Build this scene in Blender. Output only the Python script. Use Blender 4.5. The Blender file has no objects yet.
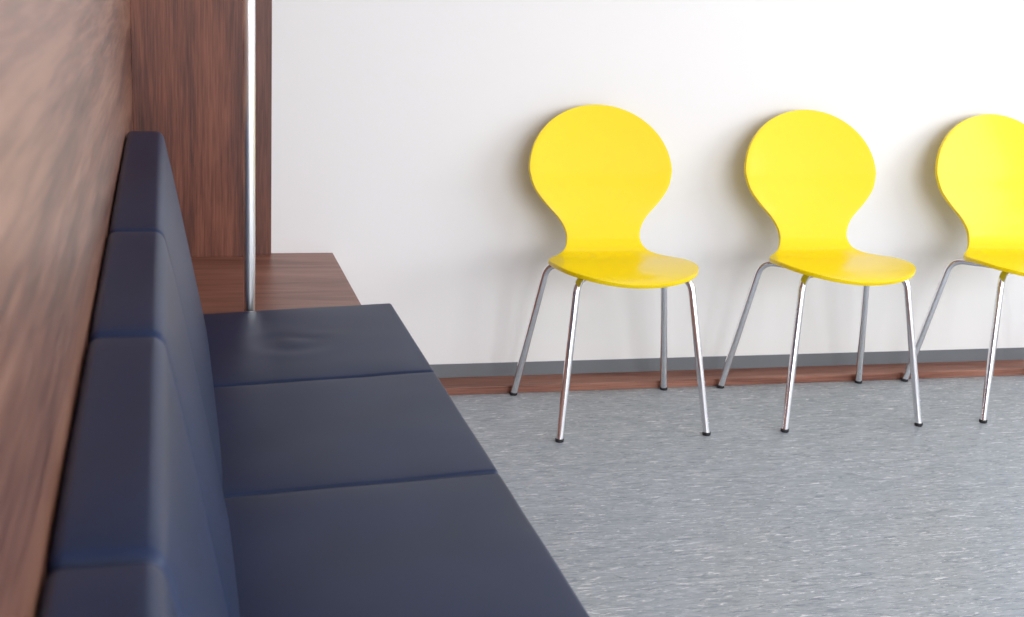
import bpy, bmesh, math, random
from mathutils import Vector, Matrix, noise
random.seed(3)
scn = bpy.context.scene
COL = scn.collection
try:
    scn.view_settings.view_transform = 'Standard'
    scn.view_settings.look = 'None'
except Exception as e:
    print(e)

# ------------------------------------------------------------ helpers
def link(o, parent=None):
    COL.objects.link(o)
    if parent: o.parent = parent
    return o

def empty(name, loc=(0, 0, 0)):
    e = bpy.data.objects.new(name, None)
    e.empty_display_size = 0.1
    e.location = loc
    COL.objects.link(e)
    return e

def mesh_obj(name, verts, faces, mat=None, parent=None, smooth=False, loc=(0, 0, 0)):
    me = bpy.data.meshes.new(name)
    me.from_pydata([tuple(v) for v in verts], [], faces)
    bm = bmesh.new(); bm.from_mesh(me)
    bmesh.ops.remove_doubles(bm, verts=bm.verts, dist=1e-5)
    bmesh.ops.recalc_face_normals(bm, faces=bm.faces)
    if smooth:
        for f in bm.faces: f.smooth = True
        for e in bm.edges:
            if len(e.link_faces) == 2 and e.calc_face_angle(0) > math.radians(60):
                e.smooth = False
    bm.to_mesh(me); bm.free()
    if mat: me.materials.append(mat)
    o = bpy.data.objects.new(name, me)
    o.location = loc
    return link(o, parent)

def box(name, lo, hi, mat, parent=None, bevel=0.0):
    x0, y0, z0 = lo; x1, y1, z1 = hi
    cx, cy, cz = (x0+x1)/2, (y0+y1)/2, (z0+z1)/2
    v = [(x-cx, y-cy, z-cz) for x in (x0, x1) for y in (y0, y1) for z in (z0, z1)]
    f = [(0,1,3,2),(4,6,7,5),(0,4,5,1),(2,3,7,6),(0,2,6,4),(1,5,7,3)]
    o = mesh_obj(name, v, f, mat, parent, loc=(cx, cy, cz))
    if bevel > 0:
        m = o.modifiers.new('bevel', 'BEVEL'); m.width = bevel; m.segments = 3; m.limit_method = 'ANGLE'
    return o

def rounded_box(hx, hy, hz, r, n=5, inner=(8, 12, 3)):
    def axis(h, k):
        a = [-h + r*i/n for i in range(n)]
        a += [-(h-r) + 2*(h-r)*i/k for i in range(k+1)]
        a += [h - r*i/n for i in range(n-1, -1, -1)]
        return a
    A = [axis(hx, inner[0]), axis(hy, inner[1]), axis(hz, inner[2])]
    H = (hx, hy, hz)
    verts, faces = [], []
    for ax in range(3):
        b, c = (ax+1) % 3, (ax+2) % 3
        for sgn in (-1, 1):
            base = len(verts)
            for u in A[b]:
                for w in A[c]:
                    p = [0, 0, 0]; p[ax] = sgn*H[ax]; p[b] = u; p[c] = w
                    q = [max(-(H[i]-r), min(H[i]-r, p[i])) for i in range(3)]
                    d = Vector(p)-Vector(q)
                    d.normalize()
                    verts.append(Vector(q)+d*r)
            nb, nc = len(A[b]), len(A[c])
            for i in range(nb-1):
                for j in range(nc-1):
                    a0 = base+i*nc+j
                    faces.append((a0, a0+nc, a0+nc+1, a0+1))
    return verts, faces

def fillet_path(pts, rad, n=8):
    pts = [Vector(p) for p in pts]
    out = [pts[0]]
    for i in range(1, len(pts)-1):
        p0, p1, p2 = pts[i-1], pts[i], pts[i+1]
        a = (p0-p1); b = (p2-p1)
        r = min(rad, a.length*0.48, b.length*0.48)
        s = p1 + a.normalized()*r; e = p1 + b.normalized()*r
        for k in range(n+1):
            t = k/n
            out.append(s*(1-t)**2 + p1*2*t*(1-t) + e*t*t)
    out.append(pts[-1])
    return out

def tube(name, pts, r, mat, parent=None, seg=16, cap=True):
    pts = [Vector(p) for p in pts]
    verts, faces = [], []
    t0 = (pts[1]-pts[0]).normalized()
    up = Vector((0, 1, 0)) if abs(t0.y) < 0.9 else Vector((1, 0, 0))
    nrm = (up - t0*up.dot(t0)).normalized()
    for i, p in enumerate(pts):
        if i == 0: t = (pts[1]-pts[0])
        elif i == len(pts)-1: t = pts[-1]-pts[-2]
        else: t = (pts[i+1]-p).normalized() + (p-pts[i-1]).normalized()
        t.normalize()
        nrm = (nrm - t*nrm.dot(t)).normalized()
        bn = t.cross(nrm)
        for k in range(seg):
            a = 2*math.pi*k/seg
            verts.append(p + (nrm*math.cos(a)+bn*math.sin(a))*r)
    for i in range(len(pts)-1):
        for k in range(seg):
            k2 = (k+1) % seg
            faces.append((i*seg+k, i*seg+k2, (i+1)*seg+k2, (i+1)*seg+k))
    if cap:
        faces.append(tuple(range(seg)))
        faces.append(tuple(range((len(pts)-1)*seg, len(pts)*seg)))
    return mesh_obj(name, verts, faces, mat, parent, smooth=True)

def lathe(name, prof, mat, parent=None, loc=(0,0,0), seg=24):
    verts, faces = [], []
    for (r, z) in prof:
        for k in range(seg):
            a = 2*math.pi*k/seg
            verts.append((r*math.cos(a), r*math.sin(a), z))
    for i in range(len(prof)-1):
        for k in range(seg):
            k2 = (k+1) % seg
            faces.append((i*seg+k, i*seg+k2, (i+1)*seg+k2, (i+1)*seg+k))
    faces.append(tuple(range(seg))); faces.append(tuple(range((len(prof)-1)*seg, len(prof)*seg)))
    return mesh_obj(name, verts, faces, mat, parent, smooth=True, loc=loc)

# ------------------------------------------------------------ materials
def srgb(r, g, b):
    def c(v):
        v /= 255.0
        return v/12.92 if v <= 0.04045 else ((v+0.055)/1.055)**2.4
    return (c(r), c(g), c(b), 1)

def new_mat(name):
    m = bpy.data.materials.new(name); m.use_nodes = True
    nt = m.node_tree
    b = nt.nodes['Principled BSDF']
    return m, nt, b

def N(nt, t, **kw):
    n = nt.nodes.new(t)
    for k, v in kw.items():
        if k in n.inputs: n.inputs[k].default_value = v
        else: setattr(n, k, v)
    return n

def ramp(nt, stops):
    r = nt.nodes.new('ShaderNodeValToRGB')
    el = r.color_ramp.elements
    while len(el) < len(stops): el.new(0.5)
    for e, (p, c) in zip(el, stops):
        e.position = p; e.color = c
    return r

def mat_plain(name, col, rough=0.5, metal=0.0, coat=0.0, bump=0.0, bscale=400, spec=0.5):
    m, nt, b = new_mat(name)
    b.inputs['Base Color'].default_value = col
    b.inputs['Roughness'].default_value = rough
    b.inputs['Metallic'].default_value = metal
    b.inputs['Coat Weight'].default_value = coat
    b.inputs['Coat Roughness'].default_value = 0.12
    b.inputs['Specular IOR Level'].default_value = spec
    tc = N(nt, 'ShaderNodeTexCoord')
    no = N(nt, 'ShaderNodeTexNoise', Scale=bscale, Detail=3.0)
    nt.links.new(tc.outputs['Object'], no.inputs['Vector'])
    if bump > 0:
        bp = N(nt, 'ShaderNodeBump', Strength=bump, Distance=0.001)
        nt.links.new(no.outputs['Fac'], bp.inputs['Height'])
        nt.links.new(bp.outputs['Normal'], b.inputs['Normal'])
    return m

def mat_wood(name, grain_axis, dark, mid, light, rough=0.4, scale=1.0, spec=0.5, stops=(0.45, 0.62, 0.82)):
    m, nt, b = new_mat(name)
    mp = N(nt, 'ShaderNodeMapping')
    sc = [14*scale]*3; sc[grain_axis] = 1.1*scale
    mp.inputs['Scale'].default_value = sc
    geo = N(nt, 'ShaderNodeNewGeometry')
    nt.links.new(geo.outputs['Position'], mp.inputs['Vector'])
    n1 = N(nt, 'ShaderNodeTexNoise', Scale=1.0, Detail=4.0, Roughness=0.55, Distortion=0.9)
    nt.links.new(mp.outputs['Vector'], n1.inputs['Vector'])
    mp2 = N(nt, 'ShaderNodeMapping')
    s2 = [230*scale]*3; s2[grain_axis] = 9*scale
    mp2.inputs['Scale'].default_value = s2
    nt.links.new(geo.outputs['Position'], mp2.inputs['Vector'])
    n2 = N(nt, 'ShaderNodeTexNoise', Scale=1.0, Detail=3.0, Roughness=0.6)
    nt.links.new(mp2.outputs['Vector'], n2.inputs['Vector'])
    mx = N(nt, 'ShaderNodeMath', operation='MULTIPLY_ADD')
    nt.links.new(n2.outputs['Fac'], mx.inputs[0]); mx.inputs[1].default_value = 0.55
    ms = N(nt, 'ShaderNodeMath', operation='MULTIPLY'); ms.inputs[1].default_value = 0.75
    nt.links.new(n1.outputs['Fac'], ms.inputs[0])
    nt.links.new(ms.outputs[0], mx.inputs[2])
    rp = ramp(nt, [(stops[0], dark), (stops[1], mid), (stops[2], light)])
    nt.links.new(mx.outputs[0], rp.inputs['Fac'])
    nt.links.new(rp.outputs['Color'], b.inputs['Base Color'])
    b.inputs['Roughness'].default_value = rough
    b.inputs['Specular IOR Level'].default_value = spec
    bp = N(nt, 'ShaderNodeBump', Strength=0.12, Distance=0.001)
    nt.links.new(n2.outputs['Fac'], bp.inputs['Height'])
    nt.links.new(bp.outputs['Normal'], b.inputs['Normal'])
    return m

M_WOOD_Z = mat_wood('walnut_vertical_grain', 2, srgb(58, 26, 18), srgb(96, 50, 36), srgb(132, 78, 58), 0.45)
M_WOOD_Y = mat_wood('walnut_wall_grain', 1, srgb(68, 37, 28), srgb(114, 74, 58), srgb(150, 108, 88), 0.30, 0.7, 0.75, (0.50, 0.63, 0.78))
M_WOOD_X = mat_wood('walnut_cross_grain', 0, srgb(98, 58, 46), srgb(134, 86, 70), srgb(160, 112, 94), 0.38)
M_WALL = mat_plain('white_paint', srgb(240, 239, 239), 0.75, bump=0.15, bscale=250)
M_CEIL = mat_plain('ceiling_paint', srgb(243, 243, 243), 0.9)
M_GREY = mat_plain('grey_vinyl_strip', srgb(112, 117, 123), 0.5)
M_CHROME = mat_plain('chrome', (0.86, 0.86, 0.88, 1), 0.12, metal=1.0)
M_SATIN = mat_plain('satin_steel', (0.92, 0.92, 0.93, 1), 0.28, metal=1.0)
M_BLACK = mat_plain('dark_rubber', srgb(38, 38, 41), 0.6)
M_STEEL = mat_plain('grey_steel', (0.35, 0.35, 0.36, 1), 0.3, metal=1.0)
M_YEL = mat_plain('yellow_lacquer', srgb(250, 219, 0), 0.32, coat=0.25, bump=0.02, bscale=60, spec=0.3)
M_FRAME = mat_plain('window_frame_white', srgb(235, 235, 235), 0.4)

def mat_navy():
    m, nt, b = new_mat('navy_leatherette')
    tc = N(nt, 'ShaderNodeTexCoord')
    n1 = N(nt, 'ShaderNodeTexNoise', Scale=6.0, Detail=3.0)
    nt.links.new(tc.outputs['Object'], n1.inputs['Vector'])
    rp = ramp(nt, [(0.3, srgb(20, 36, 66)), (0.7, srgb(25, 42, 76))])
    nt.links.new(n1.outputs['Fac'], rp.inputs['Fac'])
    nt.links.new(rp.outputs['Color'], b.inputs['Base Color'])
    b.inputs['Roughness'].default_value = 0.46
    b.inputs['Specular IOR Level'].default_value = 0.38
    v = N(nt, 'ShaderNodeTexVoronoi', Scale=550.0)
    nt.links.new(tc.outputs['Object'], v.inputs['Vector'])
    bp = N(nt, 'ShaderNodeBump', Strength=0.15, Distance=0.0006)
    nt.links.new(v.outputs['Distance'], bp.inputs['Height'])
    nt.links.new(bp.outputs['Normal'], b.inputs['Normal'])
    return m
M_NAVY = mat_navy()

def mat_lino():
    m, nt, b = new_mat('grey_linoleum')
    geo = N(nt, 'ShaderNodeNewGeometry')
    def streak(sx, sy, off, lo, hi, det=2.0, dist=0.6, rot=0.0):
        mp = N(nt, 'ShaderNodeMapping')
        mp.inputs['Scale'].default_value = (sx, sy, 1)
        mp.inputs['Location'].default_value = (off, off*0.7, 0)
        mp.inputs['Rotation'].default_value = (0, 0, rot)
        nt.links.new(geo.outputs['Position'], mp.inputs['Vector'])
        n = N(nt, 'ShaderNodeTexNoise', Scale=1.0, Detail=det, Roughness=0.6, Distortion=dist)
        nt.links.new(mp.outputs['Vector'], n.inputs['Vector'])
        r = ramp(nt, [(lo, (0, 0, 0, 1)), (hi, (1, 1, 1, 1))])
        nt.links.new(n.outputs['Fac'], r.inputs['Fac'])
        return r
    base = srgb(150, 158, 167)
    def mix(a, fac, colb, amt):
        mx = nt.nodes.new('ShaderNodeMix'); mx.data_type = 'RGBA'
        mul = N(nt, 'ShaderNodeMath', operation='MULTIPLY'); mul.inputs[1].default_value = amt
        nt.links.new(fac.outputs['Color'], mul.inputs[0])
        nt.links.new(mul.outputs[0], mx.inputs['Factor'])
        if isinstance(a, tuple): mx.inputs[6].default_value = a
        else: nt.links.new(a, mx.inputs[6])
        mx.inputs[7].default_value = colb
        return mx.outputs[2]
    c = mix(base, streak(7, 32, 3.1, 0.35, 0.65, 4.0, 1.2), srgb(165, 172, 180), 0.85)
    c = mix(c, streak(17, 100, 7.7, 0.52, 0.64, 4.0, 1.2), srgb(118, 127, 140), 0.6)
    c = mix(c, streak(15, 95, 17.3, 0.54, 0.66, 4.0, 1.4), srgb(192, 197, 203), 0.6)
    c = mix(c, streak(20, 150, 57.3, 0.62, 0.66, 2.0, 1.4, 0.10), srgb(224, 226, 229), 0.85)
    c = mix(c, streak(22, 150, 37.3, 0.62, 0.66, 2.0, 1.2, -0.08), srgb(90, 98, 112), 0.6)
    c = mix(c, streak(44, 240, 77.3, 0.65, 0.70, 2.0, 1.0, 0.05), srgb(220, 222, 225), 0.7)
    nt.links.new(c, b.inputs['Base Color'])
    b.inputs['Roughness'].default_value = 0.36
    b.inputs['Specular IOR Level'].default_value = 0.4
    return m
M_FLOOR = mat_lino()

# ------------------------------------------------------------ room
XL, XR = -0.083, 4.8
YB, YF = 3.66, -2.4
ZC = 2.7
box('floor', (XL-0.15, YF-0.1, -0.1), (XR+0.1, YB+0.1, 0), M_FLOOR)
box('ceiling', (XL-0.15, YF-0.1, ZC), (XR+0.1, YB+0.1, ZC+0.1), M_CEIL)
box('wall_back', (XL-0.15, YB, 0), (XR+0.1, YB+0.1, ZC), M_WALL)
box('wall_left', (XL-0.12, YF, 0), (XL-0.02, YB, ZC), M_WALL)
box('wood_wall_panelling', (XL-0.02, YF+0.01, 0.0), (XL, YB-0.001, ZC-0.001), M_WOOD_Y)

def wall_with_window(name, wname, axis, pos, a0, a1, w0, w1, z0, z1, t=0.1):
    verts, faces = [], []
    def q(lo, hi, zl, zh):
        s = len(verts)
        for p in (pos, pos+t):
            for a in (lo, hi):
                for z in (zl, zh):
                    verts.append((p, a, z) if axis == 0 else (a, p, z))
        for f in [(0,1,3,2),(4,6,7,5),(0,4,5,1),(2,3,7,6),(0,2,6,4),(1,5,7,3)]:
            faces.append(tuple(s+i for i in f))
    q(a0, w0, 0, ZC); q(w1, a1, 0, ZC); q(w0, w1, 0, z0); q(w0, w1, z1, ZC)
    mesh_obj(name, verts, faces, M_WALL)
    e = empty(wname)
    n = 3
    fw = 0.05
    def bar(nm, lo, hi, zl, zh):
        p0, p1 = pos+t*0.3, pos+t*0.7
        if axis == 0: box(nm, (p0, lo, zl), (p1, hi, zh), M_FRAME, e, 0.004)
        else: box(nm, (lo, p0, zl), (hi, p1, zh), M_FRAME, e, 0.004)
    bar('frame_bottom', w0, w1, z0, z0+fw); bar('frame_top', w0, w1, z1-fw, z1)
    for i in range(n+1):
        c = w0+fw/2 + (w1-w0-fw)*i/n
        bar('mullion_%d' % i, c-fw/2, c+fw/2, z0+fw, z1-fw)
wall_with_window('wall_right', 'window_1', 0, XR, YF, YB, -1.7, 2.4, 0.85, 2.4)
wall_with_window('wall_front', 'window_2', 1, YF-0.1, XL-0.12, XR, 0.6, 4.2, 0.85, 2.4)

box('baseboard_back', (0.462, YB-0.004, 0.024), (XR, YB, 0.066), M_GREY)
box('trim_1', (0.462, 3.562, 0.0), (XR, YB, 0.024), M_WOOD_X, bevel=0.002)

p = empty('wood_corner_panel')
box('panel_main', (XL, 3.615, 0.414), (0.222, YB, ZC-0.001), M_WOOD_Z, p, 0.001)
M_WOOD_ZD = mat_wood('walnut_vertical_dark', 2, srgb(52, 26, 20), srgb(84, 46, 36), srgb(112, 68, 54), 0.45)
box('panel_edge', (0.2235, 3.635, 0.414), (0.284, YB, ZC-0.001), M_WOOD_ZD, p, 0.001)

p = empty('wooden_ledge')
box('ledge_top', (XL, 2.975, 0.389), (0.461, 3.658, 0.414), M_WOOD_X, p, 0.0015)
box('ledge_body', (XL, 2.985, 0.0), (0.452, 3.656, 0.389), M_WOOD_X, p)

lathe('chrome_pole', [(0.0135, 0.414), (0.0135, ZC-0.002)], M_SATIN, None, (0.185, 3.010, 0), 40)

# ------------------------------------------------------------ bench
bench = empty('upholstered_bench')
edges = [2.965, 2.432, 1.899, 1.366, 0.833, 0.300, -0.233, -0.766]
box('base', (XL+0.001, edges[-1], 0.06), (0.46, 2.97, 0.325), M_WOOD_X, bench, 0.002)
box('plinth', (XL+0.001, edges[-1]+0.03, 0.0), (0.40, 2.965, 0.06), M_BLACK, bench)
SX0, SX1 = 0.05, 0.516
for i in range(len(edges)-1):
    y1, y0 = edges[i], edges[i+1]
    hy = (y1-y0)/2-0.0022
    hx = (SX1-SX0)/2
    v, f = rounded_box(hx, hy, 0.06, 0.008, 4, (36, 40, 3))
    out = []
    for q in v:
        ux, uy = q.x/hx, q.y/hy
        top = max(0, q.z/0.06)
        puff = 0.004*(1-ux**6)*(1-uy**6)*top
        wr = 0.0
        if i == 0:
            wob = noise.noise(Vector((q.x*9, q.y*9, 4.2)))
            a, b2 = (ux+0.12)+0.12*wob, (uy+0.1)*1.25+0.15*wob
            d = math.hypot(a, b2)
            wr = 0.0016*math.sin(d*15+1.0+2.0*wob)*math.exp(-(d/0.42)**2)*top
        wr += 0.0014*noise.noise(Vector((q.x*7+i*5, q.y*7, i)))*top
        z = q.z + puff + wr - 0.010*(1-ux)
        out.append((q.x, q.y, z))
    mesh_obj('seat_cushion_%d' % (i+1), out, f, M_NAVY, bench, True,
             loc=((SX0+SX1)/2, (y0+y1)/2, 0.325+0.065))
bedges = [2.965, 1.899, 1.366, 0.833, 0.300, -0.233, -0.766]
for i in range(len(bedges)-1):
    y1, y0 = bedges[i], bedges[i+1]
    hy = (y1-y0)/2-0.0022
    zb, zt = 0.345, 0.852
    hz = (zt-zb)/2
    hx = 0.045
    v, f = rounded_box(hx, hy, hz, 0.014, 5, (6, 30, 20))
    out = []
    for q in v:
        s = (q.x+hx)/(2*hx)
        tz = (q.z+hz)/(2*hz)
        w = 0.174*(1-tz)+0.076*tz
        uy, uz = q.y/hy, q.z/hz
        puff = 0.007*(1-abs(uy)**5)*(1-uz**6)*s
        x = XL+0.001 + s*w + puff
        z = q.z + (0.006*(1-uy**8)-0.002)*max(0, uz)**6
        out.append((x, q.y, z))
    mesh_obj('back_cushion_%d' % (i+1), out, f, M_NAVY, bench, True,
             loc=(0, (y0+y1)/2, (zb+zt)/2))

# ------------------------------------------------------------ chairs
def catmull(P, n=14):
    out, idx = [], []
    for i in range(len(P)-1):
        p0 = P[max(i-1, 0)]; p1 = P[i]; p2 = P[i+1]; p3 = P[min(i+2, len(P)-1)]
        idx.append(len(out))
        for k in range(n):
            t = k/n
            out.append(tuple(0.5*((2*b)+(c-a)*t+(2*a-5*b+4*c-d)*t*t+(-a+3*b-3*c+d)*t**3)
                             for a, b, c, d in zip(p0, p1, p2, p3)))
    idx.append(len(out)); out.append(P[-1])
    return out, idx

prof = [(-0.238, 0.440, 0), (-0.22, 0.447, 0), (-0.18, 0.4525, 0), (-0.11, 0.4535, 0.0), (-0.045, 0.451, 0.205),
        (0.00, 0.448, 0.201), (0.045, 0.446, 0.178), (0.080, 0.449, 0.148), (0.108, 0.460, 0.124), (0.128, 0.482, 0.112),
        (0.142, 0.510, 0.113), (0.157, 0.545, 0.132), (0.175, 0.590, 0.177), (0.190, 0.630, 0.206), (0.206, 0.672, 0.2175),
        (0.232, 0.750, 0), (0.268, 0.860, 0)]
cl, idx = catmull([(a, b) for a, b, c in prof])
S = [0.0]
for i in range(1, len(cl)):
    S.append(S[-1]+math.hypot(cl[i][0]-cl[i-1][0], cl[i][1]-cl[i-1][1]))
def at(s):
    s = max(0, min(S[-1], s))
    for i in range(1, len(S)):
        if s <= S[i]:
            t = (s-S[i-1])/(S[i]-S[i-1])
            return (cl[i-1][0]*(1-t)+cl[i][0]*t, cl[i-1][1]*(1-t)+cl[i][1]*t,
                    (cl[i][0]-cl[i-1][0])/(S[i]-S[i-1]), (cl[i][1]-cl[i-1][1])/(S[i]-S[i-1]))
rows = []
i0, i1 = 4, 14
sw0, sw1 = S[idx[i0]], S[idx[i1]]
nn = 2.35
for k in range(0, 24):
    a = math.pi/2*(1-k/24)
    rows.append((sw0*(1-math.sin(a)**(2/nn)), prof[i0][2]*max(0.0, math.cos(a))**(2/nn)))
kn, _ = catmull([(S[idx[i]], prof[i][2]) for i in range(i0, i1+1)], 5)
rows += list(kn)
L1 = S[-1]-sw1
for k in range(1, 25):
    a = math.pi/2*k/24
    rows.append((sw1+L1*math.sin(a), prof[i1][2]*max(0.0, math.cos(a))))
NU = 24
SHX = -0.012
def build_shell():
    verts, faces = [], []
    for (s, w) in rows:
        y, z, ty, tz = at(s)
        ny, nz = -tz, ty
        back = max(0.0, min(1.0, (z-0.46)/0.12))
        for j in range(NU+1):
            u = -1+2*j/NU
            x = u*w
            c = (0.42*back + 0.06*(1-back))*x*x*(1.0)
            if back < 0.5: c += 0.10*x*x*(1-back)*(1 if y > -0.1 else max(0.0, (y+0.238)/0.138))
            verts.append((x+SHX, y+ny*c, z+nz*c))
    for i in range(len(rows)-1):
        for j in range(NU):
            a = i*(NU+1)+j
            faces.append((a, a+1, a+NU+2, a+NU+1))
    return verts, faces
shell_v, shell_f = build_shell()

def chair(name, cx, cy, rot=0.0):
    e = empty(name, (cx, cy, 0)); e.rotation_euler = (0, 0, rot)
    o = mesh_obj('seat_shell', shell_v, shell_f, M_YEL, e, True)
    sm = o.modifiers.new('thick', 'SOLIDIFY'); sm.thickness = 0.011; sm.offset = 0
    bv = o.modifiers.new('bev', 'BEVEL'); bv.width = 0.003; bv.segments = 3; bv.limit_method = 'ANGLE'; bv.angle_limit = math.radians(50)
    R = 0.0108
    fr = [(-0.212, -0.200, 0.005), (-0.163, -0.118, 0.436), (-0.05, -0.040, 0.428), (0.05, -0.040, 0.428), (0.163, -0.118, 0.436), (0.218, -0.200, 0.005)]
    tube('front_legs', fillet_path(fr, 0.040, 9), R, M_CHROME, e)
    rr = [(-0.238, 0.195, 0.005), (-0.178, 0.120, 0.422), (-0.05, 0.022, 0.422), (0.05, 0.022, 0.422), (0.178, 0.120, 0.422), (0.242, 0.195, 0.005)]
    tube('rear_legs', fillet_path(rr, 0.040, 9), R, M_CHROME, e)
    box('centre_plate', (-0.06, -0.06, 0.430), (0.06, 0.05, 0.441), M_STEEL, e, 0.002)
    for k, (x, y) in enumerate([(-0.12, -0.090), (0.12, -0.090), (-0.11, 0.068), (0.11, 0.068)]):
        lathe('bumper_%d' % (k+1), [(0.010, 0.430), (0.010, 0.448)], M_BLACK, e, (x, y, 0), 16)
    for k, (path, end) in enumerate([(fr, 0), (fr, -1), (rr, 0), (rr, -1)]):
        a = Vector(path[end])
        lathe('foot_%d' % (k+1), [(0.0105, 0.0), (0.0118, 0.002), (0.0118, 0.008), (0.0112, 0.010)], M_BLACK, e, (a.x, a.y, 0), 20)
    return e
chair('yellow_shell_chair', 1.232, 3.352)
chair('yellow_shell_chair.001', 1.901, 3.350)
chair('yellow_shell_chair.002', 2.549, 3.352)

# ------------------------------------------------------------ light
def area(name, loc, rot, sx, sy, power, col=(1, 1, 1)):
    l = bpy.data.lights.new(name, 'AREA'); l.shape = 'RECTANGLE'
    l.size = sx; l.size_y = sy; l.energy = power; l.color = col
    o = bpy.data.objects.new(name, l); o.location = loc; o.rotation_euler = rot
    COL.objects.link(o); return o
area('window_daylight_right', (XR-0.03, 0.35, 1.62), (0, math.radians(90), 0), 1.5, 4.0, 80, (0.99, 0.99, 1.0))
area('window_daylight_front', (2.0, YF+0.03, 1.62), (math.radians(90), 0, 0), 3.5, 1.5, 118, (0.98, 0.988, 1.0))

w = bpy.data.worlds.new('sky'); scn.world = w; w.use_nodes = True
bg = w.node_tree.nodes['Background']
bg.inputs['Color'].default_value = (0.85, 0.92, 1.0, 1); bg.inputs['Strength'].default_value = 1.5

# ------------------------------------------------------------ camera
f_px = 1296.0
Yc = Vector((-350, -365, f_px)).normalized()
Xc = Vector((4888, -87, f_px)); Xc = (Xc - Yc*Xc.dot(Yc)).normalized()
Zc = Xc.cross(Yc)
right = Vector((Xc.x, Yc.x, Zc.x)); down = Vector((Xc.y, Yc.y, Zc.y)); fwd = Vector((Xc.z, Yc.z, Zc.z))
M = Matrix((right, -down, -fwd)).transposed().to_4x4()
M.translation = Vector((0, 0, 1.25))
cd = bpy.data.cameras.new('camera'); cam = bpy.data.objects.new('camera', cd)
COL.objects.link(cam); cam.matrix_world = M
cd.sensor_width = 36; cd.lens = 36*f_px/1024
cd.clip_start = 0.01
cd.dof.use_dof = True; cd.dof.focus_distance = 3.4; cd.dof.aperture_fstop = 8.0
scn.camera = cam
